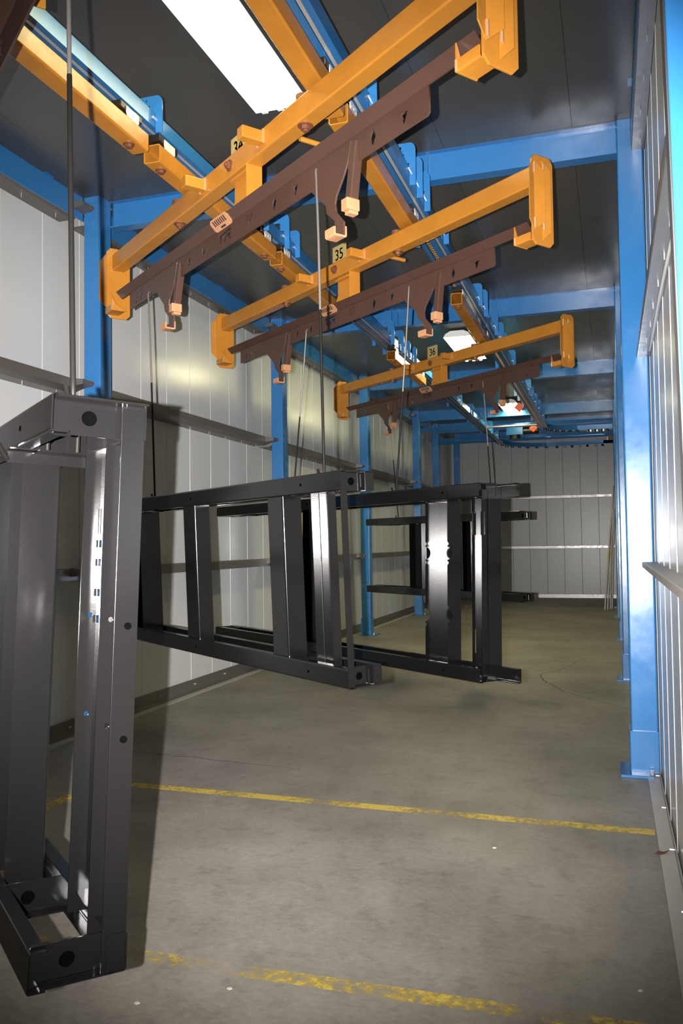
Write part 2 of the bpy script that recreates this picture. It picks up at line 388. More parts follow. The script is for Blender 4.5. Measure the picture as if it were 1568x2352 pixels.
# ------------------------------------------------------------------ wall girts
scr = MB().cyl((0, 0, 0), (0, 0, -.035), .0035, 6).mesh('screw'); scr.materials.append(M_SILVER)
def girt(side, y0, y1, z, label, nscr, h=.11):
    low = z < 1.6
    if side == 'l':
        prof = [(XL+.002, z), (-4.30, z), (-4.215, z+.028), (-4.215, z+.10), (-4.225, z+.10), (-4.225, z+.036), (-4.30, z+.01), (XL+.002, z+.01)]; rx = XL
    else:
        prof = sheet([(.284, z), (.20, z), (.20, z+.035)], .006, .005); rx = .28
    if low:
        prof = [(XL+.002, z+.09), (-4.215, z+.09), (-4.215, z), (-4.225, z), (-4.225, z+.082), (XL+.002, z+.082)] if side == 'l' else sheet([(.284, z+.02), (.20, z+.02), (.20, z-.012)], .005, .005)
    g = empty('wall_girt', (rx, y0, z), 0, label, 'girt', 'galvanized girts on the side walls')
    MB().extrude([(a-rx, b-z) for a, b in prof], 0, y1-y0, FY).build('rail', M_TRIM if low and side == 'r' else M_GALVD if side == 'l' else M_GALV, g)
    if side == 'l':
        MB().extrude([(-4.215-rx, .03), (-4.10-rx, .045), (-4.10-rx, .085), (-4.215-rx, .10)], y1-y0-.14, y1-y0, FY).build('end_bracket', M_GALVD, g)
        MB().cyl((-4.11-rx, y1-y0-.02, .065), (-4.085-rx, y1-y0-.02, .065), .016, 8).build('bolt', M_RUST, g)
    elif not low:
        MB().box(.1975-rx, .201-rx, 0, y1-y0, .036, .042).build('orange_reflection_lip', M_ORANGE, g)  # reflection of the orange bars in the steel lip, painted as a thin strip
    for k in range(nscr):
        o = link('screw', scr, None, g); o.location = ((XL+.10 if side == 'l' else .245)-rx + random.uniform(-.008, .008), (y1-y0)*(k+.6)/nscr, .0)
LV = [(4.39, 'upper'), (2.90, 'middle'), (1.33, 'low')]
for z, nm in LV:
    yb = [2.17] + [q for q in LY]
    for i in range(5):
        y0 = yb[i] + (.165 if i else 0)
        girt('l', y0, yb[i+1], z, f'{nm} zinc girt along the left wall, {ORD[i]} bay from the camera', 9 if (i < 3 and z > 2) else 0)
for z, nm in [(4.33, 'upper'), (2.87, 'middle'), (1.43, 'low')]:
    yb = [.4] + RY
    for i in range(4):
        y0 = yb[i] + (.18 if i else 0)
        girt('r', y0, yb[i+1], z, f'{nm} galvanized girt along the right wall, {ORD[i]} bay from the camera', 14 if (i < 1 and z > 2) else (6 if i == 1 and z > 2 else 0))
# middle girt top ledge strip of mastic
tag(strip('sealant_strip', [(.268, .6), (.272, 3.5), (.268, 4.6), (.274, 5.9)], .012, 2.862, M_PLATE, None), 'wavy pale sealant strip under the middle girt on the right wall', 'sealant')
for z in (2.83, 1.40):
    tag(MB().box(-4.03, .10, YB-.10, YB-.002, z, z+.075).build('back_girt', M_GALV, bevel=.004), ('upper' if z > 2 else 'lower')+' bright zinc girt across the back wall', 'girt', 'girts on the back wall')

# ------------------------------------------------------------------ fluorescent ceiling lights
def light(xc, y0, y1, label, tube=None):
    tube = tube or M_TUBE
    L_ = y1-y0; g = empty('ceiling_light', (xc, y0, 4.45), 0, label, 'light', 'fluorescent lights under the ceiling')
    MB().extrude(sheet([(-.19, 0), (-.16, .05), (-.09, .085), (.09, .085), (.16, .05), (.19, 0)], .003), 0, L_, FY).build('housing', M_HOUS, g)
    for yy in (0, L_-.004):
        MB().extrude([(-.19, 0), (.19, 0), (.16, .05), (.09, .085), (-.09, .085), (-.16, .05)], yy, yy+.004, FY).build('end_cap', M_HOUS, g)
    MB().box(-.03, .03, .15, .25, .085, .145).build('hanger_bracket', M_HOUS, g)
    MB().box(-.03, .03, L_-.25, L_-.15, .085, .145).build('hanger_bracket', M_HOUS, g)
    for xx in (-.11, 0, .11):
        MB().cyl((xx, .05, -.010), (xx, L_-.05, -.010), .019, 10).build('tube', tube, g, smooth=True)
        MB().box(xx-.02, xx+.02, L_-.05, L_-.03, -.03, .05).build('lamp_holder', M_HOUS, g); MB().box(xx-.02, xx+.02, .03, .05, -.03, .05).build('lamp_holder', M_HOUS, g)
light(-1.975, 2.4, 4.99, 'large bright fluorescent light overhead between the two tracks, nearest')
light(-1.965, 11.4, 12.95, 'bright fluorescent light seen end-on beyond the bar numbered 36', M_TUBE2)
light(-1.965, 17.3, 18.8, 'far fluorescent light showing past the right hook of bar 36', M_TUBE3)

# ------------------------------------------------------------------ conveyor tracks
def track(xr, y0, y1, label, yokes):
    t = empty('conveyor_track', (xr, y0, 4.05), 0, label, 'track', 'overhead conveyor tracks'); L_ = y1-y0
    # right C channel, chain channel and cover (profile x,z relative to the right lower edge)
    MB().extrude([(-.034, 0), (0, 0), (0, .09), (-.085, .09), (-.085, .082), (-.008, .082), (-.008, .008), (-.034, .008)], 0, L_, FY).build('side_channel', M_BLUEM, t)
    MB().extrude([(-.115, 0), (-.062, 0), (-.062, .008), (-.107, .008), (-.107, .082), (-.085, .082), (-.085, .09), (-.115, .09)], 0, L_, FY).build('middle_channel', M_BLUEM, t)
    MB().extrude([(-.19, 0), (-.155, 0), (-.155, .008), (-.182, .008), (-.182, .082), (-.115, .082), (-.115, .09), (-.19, .09)], 0, L_, FY).build('chain_channel', M_BLUEM, t)
    MB().box(-.058, -.038, 0, L_, .004, .016).build('conductor_strip', M_SILVER, t)
    mb = MB(); k = 0.0
    while k < min(L_, 17):
        mb.box(-.146, -.138, k, k+.030, .004, .022); mb.box(-.132, -.124, k, k+.030, .004, .022)
        mb.cyl((-.150, k+.038, .012), (-.120, k+.038, .012), .007, 6); k += .05
    ch = mb.build('chain', M_CHAIN, t); ch['kind'] = 'stuff'
    out = rrect(-.235, .028, -.03, .20, .035, 4)
    inn = [(-.212, -.05), (-.212, .15), (-.045, .15), (-.045, .092), (.0005, .092), (.0005, -.05)]
    # yoke plate: an inverted U around the track, standing across it
    u = [(.002, -.03), (.045, -.03), (.045, .165)] + [(.045-.04+.04*math.cos(math.radians(a)), .165+.04*math.sin(math.radians(a))) for a in (15, 30, 45, 60, 75)] + \
        [(.005, .205), (-.195, .205)] + [(-.195-.04*math.sin(math.radians(a)), .165+.04*math.cos(math.radians(a))) for a in (15, 30, 45, 60, 75)] + \
        [(-.235, .165), (-.235, -.03), (-.192, -.03), (-.192, .145), (-.035, .145), (-.035, .092), (.002, .092)]
    ym = xform(plate_mesh('yoke_bracket', [u, circle(-.06, .18, .008, 10)], .010), XZt); ym.materials.append(M_BLUE)
    bm_ = MB().cyl((.012, -.03, .0), (.012, .02, .0), .008, 8).mesh('yoke_bolt'); bm_.materials.append(M_SILVER)
    for yy, zz in yokes:
        o = link('yoke_bracket', ym, None, t); o.location = (0, yy-y0, 0); o.scale = (1, 1, zz)
        q = link('yoke_bolt', bm_, None, o); q.location = (-.005, -.012, .05)
    return t
tkl = track(-2.484, 1.5, 21.0, 'left blue overhead conveyor track beside the near fluorescent light',
      [(3.05, 1.0), (4.25, .95), (5.55, 1.25), (5.85, 1.25), (6.28, 1.25), (6.52, 1.0), (8.3, 1), (9.75, 1.25), (10.25, 1.25), (10.6, 1), (10.97, 1), (13.6, 1.2), (14.6, 1.2), (15.9, 1), (16.8, 1), (17.6, 1.2), (18.6, 1.2), (19.6, 1)])
tkr = track(-1.238, 1.2, 18.4, 'right blue overhead conveyor track with its chain showing',
      [(4.45, 1.0), (5.43, 1.25), (5.65, 1.25), (5.90, 1.25), (6.63, 1.0), (8.50, 1.0), (8.9, 1.25), (9.75, 1.25), (10.3, 1.25), (10.6, 1), (11.64, 1), (12.8, 1.2), (13.98, 1.2), (14.5, 1), (15.2, 1), (16, 1.1), (17, 1.2)])
for yy in (15.2, 18.1):
    f = MB().extrude([(-.09, 0), (0, .09), (.09, 0), (0, -.09)], -.006, .006, lambda p, h: (p[0], h, p[1])).build('bumper_flag', M_FLAG, tkr)
    f.location = (-.28, yy-1.2, -.03)
def curved_track(cx, cy, R, x_end, label):
    t = empty('conveyor_curve', (cx, cy, 4.05), 0, label, 'track', 'far conveyor curves'); pr = [(-.09, 0), (.09, 0), (.09, .10), (-.09, .10)]
    pts = [(cx - R*math.cos(a), cy + R*math.sin(a), math.sin(a), math.cos(a)) for a in [math.radians(6*i) for i in range(16)]]
    pts.append((x_end, cy+R, 1.0, 0.0)); mb = MB(); vs = []; n = 4
    for px, py, tx, ty in pts:
        nx, ny = ty, -tx
        vs += [(px+nx*a-cx, py+ny*a-cy, b) for a, b in pr]
    fs = [(i*4+k, i*4+(k+1) % 4, (i+1)*4+(k+1) % 4, (i+1)*4+k) for i in range(len(pts)-1) for k in range(4)] + [(3, 2, 1, 0), tuple(range(len(vs)-4, len(vs)))]
    mb.add(vs, fs).build('rail', M_BLUEM, t)
    for px, py, tx, ty in pts[2:-1:2]:
        MB().cyl((px-cx, py-cy, -.03), (px-cx, py-cy, .0), .035, 10).build('guide_roller', M_GREASE, t)
    for k in range(7):
        px = cx + .15 + k*(x_end-cx-.2)/7
        MB().cyl((px-cx, R-.05, -.05), (px-cx, R-.05, .0), .03, 8).build('guide_roller', M_SILVER if k % 2 else M_GREASE, t)
curved_track(-2.574+1.15, 21.0, 1.15, .09, 'far conveyor curve turning right in front of the back wall')
curved_track(-1.33+.75, 18.4, .75, .09, 'inner conveyor curve turning right at the end of the right track')
for k, (yy, zz) in enumerate([(19.4, 4.24), (21.4, 4.22), (22.3, 4.26)]):
    tag(MB().extrude(sheet([(-.05, .08), (-.05, 0), (.05, 0), (.05, .08)], .006), XL+.01, XR-.01, lambda p, h: (h, yy+p[0], zz+p[1])).build('support_rail', M_BLUEM),
        f'dark blue support channel above the far conveyor curves, {ORD[k]} from the front', 'support', 'supports over the far conveyor')
tag(MB().cyl((-2.49, 18.0, 4.07), (-1.42, 18.0, 4.07), .025, 10).build('cross_pipe', M_GALV, smooth=True), 'pale cross pipe between the two tracks at the far end', 'pipe')
du = empty('drive_unit', (-1.95, 19.4, 4.02), 0, 'dark drive unit with gearbox hung between the tracks at the far end', 'motor')
MB().box(-.28, .1, -.15, .15, .02, .22).build('gearbox', M_BLUEM, du, bevel=.01)
MB().cyl((.1, 0, .12), (.42, 0, .12), .08, 14).build('motor_body', M_GREASE, du, smooth=True)
MB().cyl((-.1, 0, -.06), (-.1, 0, .02), .12, 16).build('sprocket', M_GREASE, du)
sb = empty('sensor_box', (.02, 20.95, 3.95), 0, 'small black sensor box with a bright lamp on the far right column', 'sensor')
MB().box(-.14, .08, -.05, .05, 0, .06).build('bracket', M_DARK, sb)
MB().cyl((-.05, 0, .06), (-.05, 0, .14), .03, 12).build('lens', M_PLATE, sb, smooth=True)
MB().box(-.01, .08, -.05, .05, .06, .2).build('body', M_GREASE, sb)

# ------------------------------------------------------------------ load bars (trolleys) under the tracks
def load_bar(xc, y0, y1, label):
    g = empty('load_bar', (xc, y0, 3.87), 0, label, 'load bar', 'orange load bars running under the tracks'); L_ = y1-y0; w = .055
    o_, i_ = rrect(-w, w, 0, 2*w, .012, 3), rrect(-w+.006, w-.006, .006, 2*w-.006, .008, 3)[::-1]
    n = len(o_); i2 = [i_[(k) % n] for k in range(n)]; i2 = rrect(-w+.006, w-.006, .006, 2*w-.006, .008, 3)
    vs = [(p[0], h, p[1]) for h in (0, L_) for p in o_] + [(p[0], h, p[1]) for h in (0, L_) for p in i2]
    fs = []
    for k in range(n):
        j = (k+1) % n
        fs += [(k, j, n+j, n+k), (2*n+j, 2*n+k, 3*n+k, 3*n+j), (j, k, 2*n+k, 2*n+j), (n+k, n+j, 3*n+j, 3*n+k)]
    MB().add(vs, fs).build('square_tube', M_ORANGE, g, smooth=True)
    for yy in (.10, L_-.12):
        b = MB(); b.cyl((0, yy, -.022), (0, yy, -.006), .022, 6); b.cyl((0, yy, -.006), (0, yy, 0), .033, 16)
        b.build('bolt', M_RUST, g)
    for yy in (.12, L_-.16):
        tb = MB().box(-.03, .03, yy-.07, yy+.07, 2*w, .15).box(-.045, .045, yy-.11, yy-.02, .135, .178).box(-.045, .045, yy+.02, yy+.11, .135, .178)
        tb.build('trolley_body', M_GREASE, g, bevel=.006)
        for k in (-1, 1):
            MB().cyl((-.055, yy+k*.065, .165), (.03, yy+k*.065, .165), .018, 12).build('trolley_wheel', M_GREASE, g)
        pm = xform(plate_mesh('trolley_plate', [[(-.062, .012), (-.05, -.012), (.05, -.012), (.062, 0), (.062, .045), (-.062, .045)], circle(-.04, .012, .006, 8), circle(0, .016, .008, 8), circle(.04, .012, .006, 8)], .006), YZ)
        p = link('trolley_plate', pm, M_PLATE, g); p.location = (.05, yy, .115)
for nm, org in (('33', 3.58), ('34', 5.51), ('35', 7.437), ('36', 11.164)):
    cl, cr_ = org-.607/.795*1.07, org-.607/.795*2.25
    load_bar(-2.535, cl-.40, cl+1.40, f'orange load bar under the left track, {dict(zip(("34","35","36"),("second from the camera","third from the camera, where bar 35 crosses it","farthest, with an open square end")))[nm]}' if nm != '33' else 'orange load bar under the left track, nearest, cut off at top left')
    load_bar(-1.35, cr_-1.50 if nm != '36' else cr_-1.6, cr_+.36, f'orange load bar under the right track, {dict(zip(("34","35","36"),("second, beside the large fluorescent light","third, ending short of an open square tube","farthest, starting with an open square end")))[nm]}' if nm != '33' else 'orange load bar under the right track above the frame top edge, nearest')

# ------------------------------------------------------------------ hanger carriers (bars 33 to 36)
Z0 = 3.0; UE = 4.05
HSH = {}
def hm(key, fn):
    if key not in HSH: HSH[key] = fn()
    return HSH[key]
def dia(u, z, a=.022, b=.040): return [(u-a, z), (u, z-b), (u+a, z), (u, z+b)]
def tri(u, z, s=1): return [(u-.022, z+.022*s), (u, z-.028*s), (u+.022, z+.022*s)]
def bolt_mb(p, d, r=.022):
    p = Vector(p); d = Vector(d); b = MB(); b.cyl(p, p+d*.006, r*1.55, 16); b.cyl(p+d*.006, p+d*.024, r, 6); b.cyl(p+d*.024, p+d*.034, r*.5, 8); return b
def carrier(ox, oy, ang, num, stamp, label):
    rz = -math.radians(90-ang)
    g = empty('hanger_carrier', (ox, oy, Z0), rz, label, 'hanger', 'orange hanger carriers slung across both tracks')
    P = lambda key, fn, mt, par=g, bev=0.0, flats=False: link(key.split('#')[0], hm(key, fn), mt, par, bev, 2, flats)
    cb = P('crossbar', lambda: MB().extrude(rrect(.0, .10, 3.727, 3.852, .010, 3), .0, UE, FX).mesh('crossbar', Z0, True), M_ORANGE, flats=True)
    # square stubs welded on the front face, bolts
    for k, u in enumerate((1.61, 2.33)):
        s_ = P(f'square_stub#{k}', lambda: MB().box(u-.032, u+.032, -.13, 0, 3.765, 3.83).mesh('square_stub', Z0), M_ORANGE, bev=.006)
        for q in (-1, 1): P(f'weld_bead#s{k}{q}', lambda: MB().box(u+q*.035-.003, u+q*.035+.003, -.012, 0, 3.76, 3.835).mesh('weld_bead', Z0), M_WELD, s_)
    P('bolt#f', lambda: bolt_mb((1.965, 0, 3.79), (0, -1, 0)).mesh('bolt', Z0), M_RUST)
    for k, u in enumerate((1.15, 2.70)):
        P(f'bolt#b{k}', lambda: bolt_mb((u, .05, 3.727), (0, 0, -1), .026).mesh('bolt', Z0), M_RUST)
    P('swivel_pin#0', lambda: MB().cyl((1.15, .04, 3.85), (1.15, .04, 3.875), .04, 14).mesh('swivel_pin', Z0), M_RUST)
    P('swivel_pin#1', lambda: MB().cyl((2.70, .04, 3.85), (2.70, .04, 3.875), .04, 14).mesh('swivel_pin', Z0), M_RUST)
    P('stop_pin', lambda: MB().cyl((2.52, .13, 3.755), (2.52, .26, 3.755), .014, 10).mesh('stop_pin', Z0), M_ORANGE)
    # number plate standing on the bar
    npl = P('number_plate', lambda: MB().box(1.812, 1.995, .088, .094, 3.84, 4.025).mesh('number_plate', Z0), M_SIGN)
    if num:
        tm = xform(text_mesh('numeral', num, .125, .002, .95), Matrix.Translation((1.905, .0865, 3.945-Z0)) @ XZt)
        link('numeral', tm, M_DARK, npl)
    # middle hang plate
    P('middle_plate', lambda: MB().extrude([(1.955, 3.735), (2.16, 3.735), (2.16, 3.47), (1.935, 3.47), (1.935, 3.56), (1.955, 3.585)], .035, .047, lambda p, h: (p[0], h, p[1])).box(2.153, 2.165, -.0, .10, 3.47, 3.735).box(1.965, 2.155, .0, .045, 3.690, 3.702).mesh('middle_plate', Z0), M_ORANGE, bev=.002)
    # end guards: back plate and folded V guards outside it
    def plate_pts(a, b, z0, z1, c): return [(a+c, z0), (b-c, z0), (b, z0+c), (b, z1-c), (b-c, z1), (a+c, z1), (a, z1-c), (a, z0+c)]
    def vguard(s):
        mb = MB()
        ux = lambda d: UE+.012+d if s > 0 else -.012-d
        for fold, zs in (([(-.092, .016), (-.038, .003), (.034, .026)], [(3.49, 3.79), (3.435, 3.86), (3.49, 3.79)]), ([(.032, .003), (.090, .020)], [(3.385, 3.87), (3.44, 3.81)])):
            vs = []; fs = []; n = len(fold)
            for (yy, d), (za, zb) in zip(fold, zs):
                for dd in (0, .007): vs += [(ux(d+dd), yy, za), (ux(d+dd), yy, zb)]
            for q in range(n-1):
                a, b = q*4, q*4+4
                fs += [(a, b, b+1, a+1), (a+2, a+3, b+3, b+2), (a, a+2, b+2, b), (a+1, b+1, b+3, a+3)]
            e0 = (n-1)*4
            mb.add(vs, fs + [(0, 1, 3, 2), (e0, e0+2, e0+3, e0+1)])
        return mb.mesh('folded_guard', Z0)
    for s in (-1, 1):
        u0 = UE if s > 0 else -.012
        eg = P(f'end_plate#{s}', lambda: MB().extrude(plate_pts(-.045, .14, 3.358, 3.90, .032), u0, u0+.012, FX).mesh('end_plate', Z0), M_ORANGE, bev=.002)
        fg = P(f'folded_guard#{s}', lambda: vguard(s), M_ORANGE, eg, .0015)
        for k, (yy, d) in enumerate(((-.038, .014), (.034, .016))):
            uu = (UE+.012+d) if s > 0 else (-.012-d)
            for zq in (3.445, 3.775): P(f'weld_bead#{s}{k}{zq}', lambda: MB().tube([(uu, yy, zq+.009*q) for q in range(8)], .009, 6).mesh('weld_bead', Z0), M_WELD, eg)
        # foot: an angle shelf under the load beam with an upturned lip
        a, b = (3.93, UE) if s > 0 else (0.0, .150)
        lip = 3.93 if s > 0 else .150
        P(f'end_foot#{s}', lambda: MB().extrude(sheet([(-.052, 3.425), (-.052, 3.382), (.045, 3.382)], .008, .006), a, b, FX).extrude([(-.058, 3.376), (.050, 3.376), (.050, 3.384), (-.035, 3.43), (-.058, 3.49)], lip-.004, lip+.004, FX).mesh('end_foot', Z0, True), M_ORANGE)
        P(f'weld_bead#f{s}', lambda: MB().tube([(lip, -.058, 3.378+.009*q) for q in range(6)], .006, 6).mesh('weld_bead', Z0), M_WELD, eg)
    # the brown load beam
    lb = P('load_beam', lambda: load_beam_mesh(), M_BROWN)
    P('beam_angle', lambda: MB().extrude(sheet([(-.047, 3.497), (0, 3.450), (.047, 3.497)], .006, .006), .215, 4.02, FX).mesh('beam_angle', Z0), M_BROWN, lb)
    for k, du_ in enumerate((0.0, -1.935)):
        pl = P(f'hook_plate#{k}', lambda: hook_plate(du_), M_BROWN, lb, .0015)
        P(f'bare_hook_tip#{k}', lambda: MB().extrude(sheet([(-.004, 3.06), (-.004, 3.012), (-.066, 3.012), (-.066, 3.048)], .010, .006), 3.046+du_, 3.12+du_, FX).mesh('bare_hook_tip', Z0, True), M_WORN, lb)
        P(f'hook_tube#{k}', lambda: tube_leg(du_, 3.148, 3.42), M_BROWN, lb, .004)
        P(f'bare_tube_end#{k}', lambda: MB().box(3.176+du_, 3.226+du_, -.070, .0, 3.095, 3.148).box(3.182+du_, 3.222+du_, -.055, -.005, 3.078, 3.095).mesh('bare_tube_end', Z0), M_WORN, lb, .004)
    if num:
        if num != '36':
            st = link('stamped_number', xform(text_mesh('stamped_number', stamp, .085, .002, .8), Matrix.Translation((2.20, -.0065, 3.395-Z0)) @ XZt), M_BROWND, lb)
        tg = P('barcode_tag', lambda: slope_prism([(1.80, .012), (1.82, -.006), (1.99, -.006), (2.01, .012), (2.01, .058), (1.99, .074), (1.82, .074), (1.80, .058)], .004, .008).mesh('barcode_tag', Z0), M_WORN, lb)
        P('barcode_print', lambda: barcode_mb().mesh('barcode_print', Z0), M_BROWND, lb)
    return g
def slope_prism(pts, o0, o1):
    # prism lying on the sloping outer face of the beam angle: pts (u, distance up the slope), o0..o1 out from the face
    k = math.sqrt(.5); return MB().extrude(pts, o0, o1, lambda p, o: (p[0], -(p[1]+o)*k, 3.45 + (p[1]-o)*k))
def barcode_mb():
    mb = MB(); x_ = 1.832
    for k in range(7):
        q = slope_prism([(x_, .030), (x_+.012, .030), (x_+.012, .064), (x_, .064)], .0082, .0088); mb.add(q.v, q.f); x_ += .0215
    q = slope_prism([(1.88, .006), (1.935, .006), (1.935, .018), (1.88, .018)], .0082, .0088); return mb.add(q.v, q.f)
def load_beam_mesh():
    web = [(.40, 3.325), (3.70, 3.325), (3.712, 3.337), (3.712, 3.447), (.40, 3.447)]
    holes = [dia(.60, 3.385), tri(.42+.09, 3.37), dia(1.615, 3.39), tri(1.406, 3.385), dia(2.473, 3.393), tri(2.687, 3.385), dia(3.335, 3.39), tri(3.553, 3.38), tri(2.895, 3.405, -1), tri(.955, 3.405, -1)]
    # cut-out letters: a T whose bar runs over a smaller T joined to an X
    u0, z0 = 1.818, 3.424
    T1 = [(u0, z0), (u0+.163, z0), (u0+.163, z0-.016), (u0+.043, z0-.016), (u0+.043, z0-.06), (u0+.022, z0-.06), (u0+.022, z0-.016), (u0, z0-.016)]
    a, b = u0+.062, z0-.026
    TX = [(a, b), (a+.10, b), (a+.088, b-.014), (a+.104, b-.038), (a+.086, b-.038), (a+.077, b-.024), (a+.068, b-.038), (a+.052, b-.038), (a+.066, b-.014), (a+.034, b-.014), (a+.034, b-.038), (a+.016, b-.038), (a+.016, b-.014), (a, b-.014)]
    me = plate_mesh('load_beam', [web] + holes + [T1, TX], .008)
    return xform(me, Matrix.Translation((0, -.001, -Z0)) @ XZt)
def hook_plate(du_):
    pts = [(2.86, 3.43), (2.83, 3.33), (2.969, 3.205), (2.979, 3.162), (3.046, 3.105), (3.046, 3.02), (3.12, 3.02), (3.12, 3.081), (3.058, 3.145), (3.05, 3.185), (3.062, 3.22), (3.13, 3.30), (3.16, 3.35), (3.185, 3.43)]
    return MB().extrude([(u+du_, z) for u, z in pts], -.016, -.006, lambda p, h: (p[0], h, p[1])).mesh('hook_plate', Z0)
def tube_leg(du_, zb, zt):
    mb = MB(); vs = []
    for z, yo in ((zb, -.035), (zt, .0)):
        for a, b in ((3.178, -.015), (3.224, -.015), (3.224, .03), (3.178, .03)): vs.append((a+du_, b+yo, z))
    return mb.add(vs, [(3, 2, 1, 0), (4, 5, 6, 7), (0, 1, 5, 4), (1, 2, 6, 5), (2, 3, 7, 6), (3, 0, 4, 7)]).mesh('hook_tube', Z0)
CAR = {}
CAR['33'] = (-3.603, 3.62, 52.6); CAR['34'] = (-3.603, 5.511, 52.63); CAR['35'] = (-3.621, 7.437, 53.2); CAR['36'] = (-3.593, 11.164, 51.9)
carrier(*CAR['33'], None, None, 'nearest orange hanger bar with a brown load beam, mostly above the top left corner')
carrier(*CAR['34'], '34', '94', 'nearest whole orange hanger bar, plate 34, over a brown beam stamped 94')
carrier(*CAR['35'], '35', '67', 'middle orange hanger bar, plate 35, over a brown beam stamped 67')
carrier(*CAR['36'], '36', '', 'farther orange hanger bar numbered 36 in shadow over a dark brown beam')
def cpt(key, u, off=0.0):
    ox, oy, a = CAR[key]; r = math.radians(a); return Vector((ox + math.sin(r)*u - math.cos(r)*(-off)*-1*0, oy - math.cos(r)*u, 0)) + Vector((math.cos(r), math.sin(r), 0))*off

# ------------------------------------------------------------------ hook rods
def rod(key, u, zt, zm, bot, label, ztop=3.40):
    top = cpt(key, u, -.012); bot = Vector(bot); top.z = ztop
    g = empty('hook_rod', bot, 0, label, 'hook rod', 'long steel hook rods between bars and frames')
    L = lambda z: top.lerp(bot, (ztop-z)/(ztop-bot.z)) - bot
    a = math.radians(CAR[key][2]); e_ = Vector((math.cos(a), math.sin(a), 0)); r = .0062
    up = [top-bot+e_*.03+Vector((0, 0, -.012)), top-bot+e_*.018+Vector((0, 0, .010)), top-bot+Vector((0, 0, .014)), top-bot-e_*.006+Vector((0, 0, .0)), L(ztop-.04)-e_*.004, L((ztop+zm)/2), L(zm)]
    MB().tube(up, r, 10).build('bare_shank', M_ROD, g, smooth=True)
    d_ = Vector((math.sin(a), -math.cos(a), 0))
    lo = [L(zm), L((zm+bot.z)/2), L(bot.z+.03), L(bot.z+.006)+Vector((0, 0, -.012)), -d_*.012+Vector((0, 0, -.022)), -d_*.032+Vector((0, 0, -.018)), -d_*.044+Vector((0, 0, .0)), -d_*.055+Vector((0, 0, .022))]
    MB().tube(lo, r*1.12, 10).build('coated_shank', M_BLACKH, g, smooth=True)
